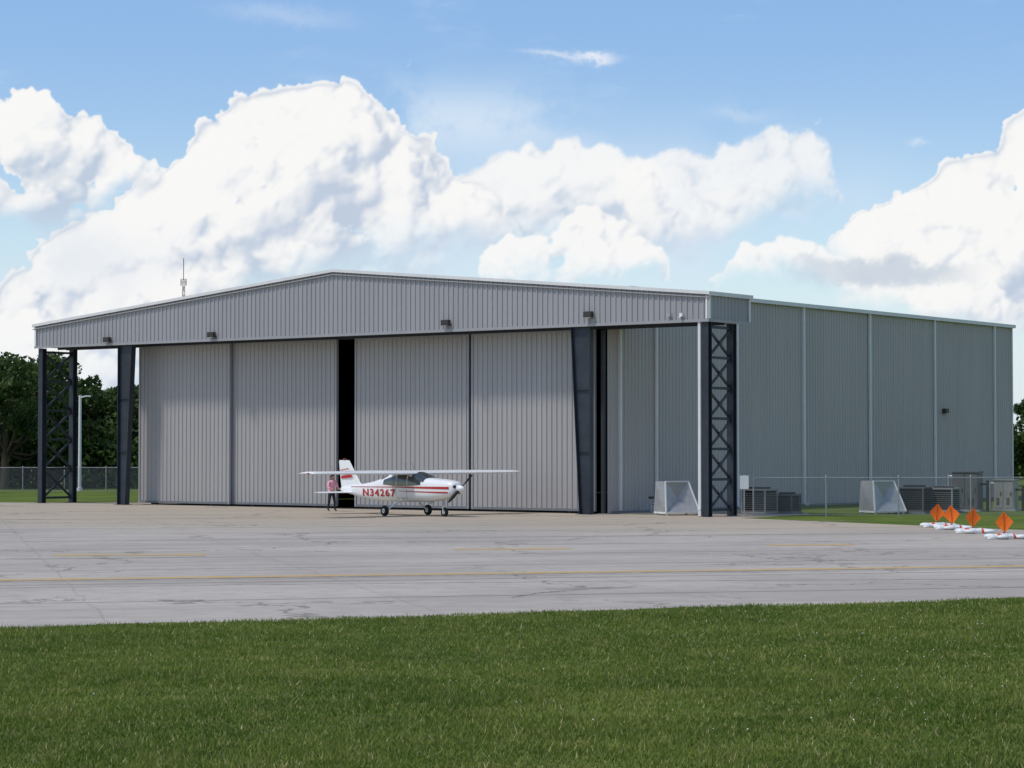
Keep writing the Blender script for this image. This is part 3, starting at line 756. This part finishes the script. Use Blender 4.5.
for sd in(-1,1):
    wg.sphere((.35,sd*6.14,1.93+.03),.05,1,8)
    wg.cyl((-.3,sd*4.2,2.0),(-.55,sd*4.2,2.30),.006,n=5,mi=2)
wg.obj('wing',[M_pw,M_red,M_blk],A,fix=True)
tl=MB()
def finfoil(xle,ch,z,th): 
    return [(p[0],p[2],z) for p in foil(xle,ch,0,0,th)]
tl.rings([finfoil(-3.2,2.0,1.20,.05),finfoil(-3.75,1.5,1.45,.07),finfoil(-4.55,.85,2.45,.08),finfoil(-4.62,.74,2.52,.04)],0)
for sd in(-1,1):
    rr=[foil(-4.15,.98,sd*.05,1.0,.10),foil(-4.3,.78,sd*1.75,1.0,.09),foil(-4.36,.66,sd*1.84,1.0,.03)]
    if sd<0: rr=rr[::-1]
    tl.rings(rr,0)
    for z0,z1,mi in((1.72,1.86,1),(1.95,2.02,1),(2.10,2.14,1)):
        def xl(z): return -3.75-(z-1.45)*.8
        def xr(z): return -5.25-(z-1.45)*.15
        tl.quad((xl(z0)-.3,sd*.068,z0),(xr(z0)+.1,sd*.03,z0-.08),(xr(z1)+.1,sd*.03,z1-.08),(xl(z1)-.3,sd*.068,z1),mi)
tl.sphere((-5.0,0,2.56),.05,1,8); tl.cyl((-4.7,0,2.5),(-4.9,0,2.62),.01,mi=2)
tl.obj('tail_surfaces',[M_pw,M_red,M_blk],A)
gr=MB()
def wheel(x,y,r,w_):
    prof=[(-w_/2,r*.45),(-w_/2,r*.82),(-w_*.32,r*.97),(0,r),(w_*.32,r*.97),(w_/2,r*.82),(w_/2,r*.45)]
    n=20; rr=[[(x+q[1]*math.cos(2*math.pi*i/n),y+q[0],r+q[1]*math.sin(2*math.pi*i/n)) for i in range(n)] for q in prof]
    gr.rings(rr,1,True,False); gr.cyl((x,y-w_*.42,r),(x,y+w_*.42,r),r*.46,n=14,mi=0); gr.cyl((x,y-w_*.6,r),(x,y+w_*.6,r),r*.15,n=8,mi=2)
for sd in(-1,1):
    wheel(-.35,sd*1.28,.24,.18)
    pts=[(-.15,sd*.3,.74),(-.2,sd*.65,.62),(-.3,sd*1.0,.38),(-.35,sd*1.2,.24)]
    for i in range(3): gr.cyl(pts[i],pts[i+1],.055-.01*i,.045-.01*i,n=8,mi=0)
wheel(2.35,0,.21,.15)
gr.cyl((2.3,0,.85),(2.34,0,.46),.045,n=10,mi=2)
for sd in(-1,1): gr.beam((2.34,sd*.10,.44),(2.35,sd*.10,.18),.035,.03,0)
gr.beam((2.34,-.115,.45),(2.34,.115,.45),.04,.04,0); gr.cyl((2.2,0,.78),(1.75,0,.74),.025,mi=0)
gr.cyl((1.9,-.2,.72),(1.6,-.22,.60),.04,mi=2)
gr.obj('landing_gear',[M_pw,M_tyre,M_galv],A)
pr=MB()
rr=[[(3.30+.36*t,(.17*math.sqrt(max(0,1-t**1.8)))*math.cos(a),1.28+(.17*math.sqrt(max(0,1-t**1.8)))*math.sin(a)) for a in [2*math.pi*i/16 for i in range(16)]] for t in(0,.2,.4,.6,.8,.93,.995)]
pr.rings(rr,0)
PA=math.radians(40)
for sgn in(-1,1):
    rs=[]
    for r_,c_,tw in((.12,.10,55),(.3,.15,40),(.55,.17,27),(.8,.14,20),(.93,.08,17)):
        tw=math.radians(tw); ringp=[]
        for dx,dy in((-.5,0),(0,.12),(.5,0),(0,-.06)):
            lx=dx*c_*math.sin(tw)-dy*c_*math.cos(tw); ly=dx*c_*math.cos(tw)+dy*c_*math.sin(tw)
            y=sgn*r_*math.cos(PA)-ly*sgn*math.sin(PA); z=sgn*r_*math.sin(PA)+ly*sgn*math.cos(PA)
            ringp.append((3.42+lx,y,1.28+z))
        rs.append(ringp)
    pr.rings(rs,1)
for sd in(-1,1): pr.cyl((3.24,sd*.22,1.36),(3.315,sd*.22,1.36),.075,n=12,mi=2)
pr.box((3.2,-.12,1.04),(3.305,.12,1.10),2)
for xx in(.2,-.35): pr.cyl((xx,0,2.1),(xx-.14,0,2.42),.008,n=5,mi=2)
pr.cyl((-2.0,0,1.6),(-2.1,0,1.95),.008,n=5,mi=2)
pr.obj('propeller',[M_pw,M_blk,M_blk],A)

# ------------------------------------------------------------ PERSON
def person(loc,rz):
    E=empty('person',loc,rz)
    V=[];Ed=[];Rr=[];roots=[]
    def v(p,r,par=None):
        V.append(p);Rr.append(r)
        if par is not None: Ed.append((par,len(V)-1))
        else: roots.append(len(V)-1)
        return len(V)-1
    pel=v((0,0,.92),(.18,.14)); wst=v((.01,0,1.06),(.165,.13),pel); ch=v((.04,0,1.25),(.19,.14),wst); sh=v((.06,0,1.37),(.14,.10),ch)
    nk=v((.08,0,1.45),(.05,.05),sh); 
    for s_ in(-1,1):
        hp=v((0,s_*.09,.86),(.10,.10),pel); kn=v((.03+.05*s_,s_*.12,.47),(.066,.068),hp); an=v((-.01+.09*s_,s_*.13,.09),(.044,.045),kn); v((.12+.09*s_,s_*.14,.04),(.036,.03),an)
        so_=v((.05,s_*.19,1.36),(.070,.070),sh); eb=v((.12,s_*.27,1.10),(.052,.052),so_); wr=v((.33,s_*.20,1.02),(.030,.030),eb); pm=v((.40,s_*.19,1.01),(.032,.018),wr)
        for k,(dy,ln) in enumerate(((-.03,.06),(-.01,.075),(.01,.07),(.028,.055))):
            a=v((.40,s_*.19+dy,1.01),(.010,.010)); b_=v((.40+ln*.6,s_*.19+dy*1.1,1.0),(.009,.009),a); v((.40+ln,s_*.19+dy*1.1,.975),(.008,.008),b_)
        a=v((.37,s_*.17,1.01),(.011,.011)); b_=v((.39,s_*.135,1.0),(.010,.010),a); v((.42,s_*.13,.99),(.008,.008),b_)
    me=bpy.data.meshes.new('body'); me.from_pydata(V,Ed,[]); o=bpy.data.objects.new('body_tmp',me); scene.collection.objects.link(o)
    md=o.modifiers.new('s','SKIN')
    sv_=me.skin_vertices[0].data
    for i,r_ in enumerate(Rr): sv_[i].radius=r_; sv_[i].use_root=i in roots
    sd_=o.modifiers.new('d','SUBSURF'); sd_.levels=1; sd_.render_levels=1
    bpy.context.view_layer.update()
    m2=bpy.data.meshes.new_from_object(o.evaluated_get(bpy.context.evaluated_depsgraph_get())); bpy.data.objects.remove(o)
    pink=simple('pink_shirt',(.92,.42,.50),.8); pants=simple('dark_trousers',(.03,.03,.04),.8); skin=simple('skin',(.42,.24,.16),.55); shoe=simple('shoes',(.05,.045,.04),.6)
    m2.materials.clear()
    for q in(pink,pants,skin,shoe): m2.materials.append(q)
    for p in m2.polygons:
        c=p.center; arm=abs(c.y)>.10 and c.x>.22
        if c.z<.09: mi=3
        elif arm and c.z>.9: mi=2
        elif c.z<.90 : mi=1
        elif c.z>1.44: mi=2
        else: mi=0
        p.material_index=mi; p.use_smooth=True
    bo=bpy.data.objects.new('body',m2); scene.collection.objects.link(bo); bo.parent=E
    hd=MB(); hair=simple('dark_hair',(.03,.02,.015),.7)
    hd.sphere((.10,0,1.565),.105,0,14,(.95,.78,1.12)); hd.add([(.19,-.016,1.55),(.19,.016,1.55),(.225,0,1.545),(.195,0,1.60)],[(0,1,2),(0,2,3),(1,3,2)],0)
    hd.sphere((.075,0,1.60),.112,1,14,(.98,.84,1.0)); hd.sphere((.03,0,1.52),.075,1,10,(.8,1.,1.3))
    for s_ in(-1,1): hd.sphere((.185,s_*.033,1.575),.011,2,6); hd.sphere((.10,s_*.085,1.56),.022,0,6,(.8,.5,1.2))
    hd.beam((.186,-.022,1.505),(.186,.022,1.505),.008,.008,3)
    hd.obj('head',[skin,hair,M_blk,pink],E)
    E.scale=(1.06,1.06,1.06)
person((-8.80,111.6,.005),math.radians(-50))

# ------------------------------------------------------------ TREES
def leafmat(name,a,b_):
    m,nt,b=newmat(name); N=NT(nt)
    g=N.node('ShaderNodeNewGeometry'); r=g.outputs['Random Per Island']
    n=N.noise(g.outputs['Position'],.45,3,.6).outputs[0]
    col=N.mix(N.smooth(n,.35,.65),a,b_); col=N.mix(N.math('MULTIPLY',r,.45),col,tuple(c*.45 for c in a))
    N.link(col,b.inputs['Base Color']); b.inputs['Roughness'].default_value=.6; b.inputs['Specular IOR Level'].default_value=.2
    tr=N.node('ShaderNodeBsdfTranslucent'); N.link(col,tr.inputs[0]); mx=N.node('ShaderNodeMixShader'); mx.inputs[0].default_value=.2
    N.link(b.outputs[0],mx.inputs[1]); N.link(tr.outputs[0],mx.inputs[2]); N.link(mx.outputs[0],nt.nodes['Material Output'].inputs[0])
    return m
M_leaf=leafmat('foliage_leaves',(.038,.074,.018),(.100,.150,.036)); M_leaf2=leafmat('distant_foliage',(.036,.064,.022),(.072,.105,.036))
M_bark=simple('bark',(.09,.07,.05),.9)
def leaves(centers,radii,per,size):
    C=np.repeat(centers,per,0); Rd=np.repeat(radii,per,0); n=len(C)
    d=rng.normal(size=(n,3)); d/=np.linalg.norm(d,axis=1)[:,None]; rr=rng.random(n)**.45
    P=C+d*Rd*rr[:,None]
    a=rng.normal(size=(n,3)); a/=np.linalg.norm(a,axis=1)[:,None]; b=np.cross(a,rng.normal(size=(n,3))); b/=np.linalg.norm(b,axis=1)[:,None]
    s=(size*(.5+.9*rng.random(n)))[:,None]
    V=np.stack([P-a*s,P-b*s*.55,P+a*s,P+b*s*.55],1).reshape(-1,3)
    return V,np.arange(n*4).reshape(n,4)
def tree(loc,h,r,seed,per=150):
    random.seed(seed); E=empty('broadleaf_tree',(loc[0],loc[1],0),seed)
    t=MB(); t.cyl((0,0,-.05),(.1,0,h*.4),.035*h,.022*h,n=10); cents=[];rad=[]
    for i in range(15):
        a=i*2.4+random.random(); rr=r*random.uniform(.45,.85); z=h*random.uniform(.22,.85)
        e=Vector((rr*math.cos(a),rr*math.sin(a),z)); s0=Vector((.08,0,h*random.uniform(.2,.4))); mid=(s0+e)/2+Vector((0,0,-.04*h))
        t.cyl(s0,mid,.013*h,.009*h,n=7); t.cyl(mid,e,.009*h,.003*h,n=6)
        for k in range(4):
            cents.append(e+Vector((random.gauss(0,.13*r),random.gauss(0,.13*r),random.gauss(0,.07*h)))); q=r*random.uniform(.16,.32); rad.append((q,q,q*.75))
    for k in range(10):
        cents.append(Vector((random.gauss(0,.28*r),random.gauss(0,.28*r),h*random.uniform(.72,.93)))); q=r*random.uniform(.18,.28); rad.append((q,q,q*.7))
    t.obj('trunk',[M_bark],E)
    V,F=leaves(np.array([tuple(c) for c in cents]),np.array(rad),per,.20)
    npmesh('crown',V,F,[M_leaf],E)
for (px,d,hh,r,sd) in((5,176,10.8,4.8,1),(-45,180,11,4.5,2),(52,184,10.0,4.5,3),(98,182,8.0,3.8,4),(132,188,8.6,3.8,5),(-100,178,10,4,6),(25,196,11.4,4.8,7),(74,192,9.2,4,10),(1030,190,7.5,3.5,8),(1075,185,9,4,9)):
    tree(((px-512)/2286*d,d),hh,r,sd)
def mass(name,x0,x1,y,hfun,n,per,size,mat):
    X=np.linspace(x0,x1,n)+rng.normal(size=n)*1.5; Hh=np.array([hfun(x) for x in X])
    Z=Hh*(.10+.80*rng.random(n)); C=np.stack([X,y+rng.normal(size=n)*5,Z],1); q=Hh*.16+1.0+rng.random(n)*.8
    V,F=leaves(C,np.stack([q*1.3,q*1.3,q*.9],1),per,size); V[:,2]=np.maximum(V[:,2],0)
    return npmesh(name,V,F,[mat])
mass('distant_treeline',-330,340,232,lambda x:7.6+2.2*math.sin(x*.06)+1.3*math.sin(x*.19+1)-(1.6 if x>0 else 0),620,60,.55,M_leaf2)
mass('hedge_thicket',-90,-26,188,lambda x:5.8+1.0*math.sin(x*.3),400,150,.28,M_leaf)

p=MB(); p.cyl((0,0,0),(0,0,7.0),.13,.10,n=12,mi=0); p.cyl((0,0,0),(0,0,.25),.22,mi=0); p.cyl((0,0,6.8),(.5,-.2,6.95),.05,mi=0); p.box((.4,-.35,6.88),(.8,-.05,6.98),0)
p.obj('light_pole',[M_white],None,((80-512)/2286*167,167,0))
a=MB(); hgt=36.0
for k in range(3):
    t=2*math.pi*k/3; a.beam((.6*math.cos(t),.6*math.sin(t),0),(.2*math.cos(t),.2*math.sin(t),hgt-3),.09,.09,0)
for i in range(22):
    z0=i*1.45; z1=z0+1.45
    for k in range(3):
        t=2*math.pi*k/3;t2=2*math.pi*(k+1)/3; q=.6-.38*z0/32
        a.beam((q*math.cos(t),q*math.sin(t),z0),(q*math.cos(t2),q*math.sin(t2),z1),.05,.05,0)
a.cyl((0,0,hgt-3.2),(0,0,hgt+.6),.06,n=6); 
for z in(hgt-4.2,): a.box((-.5,-.12,z),(-.38,.12,z+1.2),0); a.box((.38,-.12,z),(.5,.12,z+1.2),0); a.beam((-.45,0,z+.6),(.45,0,z+.6),.06,.06,0)
a.obj('radio_mast',[M_lampb],None,((183-512)/2286*400,400,0))
u=MB()
for i,(xx) in enumerate((-75,-38)):
    u.cyl((xx,186,0),(xx,186,8.6),.14,.10,n=8,mi=0); u.beam((xx-.9,186,8.1),(xx+.9,186,8.1),.1,.1,0)
for dz in(0,.35):
    prev=None
    for k in range(13):
        t=k/12; q=Vector((-75+37*t,185.9,8.15-dz*1.5-.5*4*t*(1-t)))
        if prev: u.cyl(prev,q,.018,n=5,mi=1)
        prev=q
u.obj('utility_line',[M_bark,M_blk])
print('done')
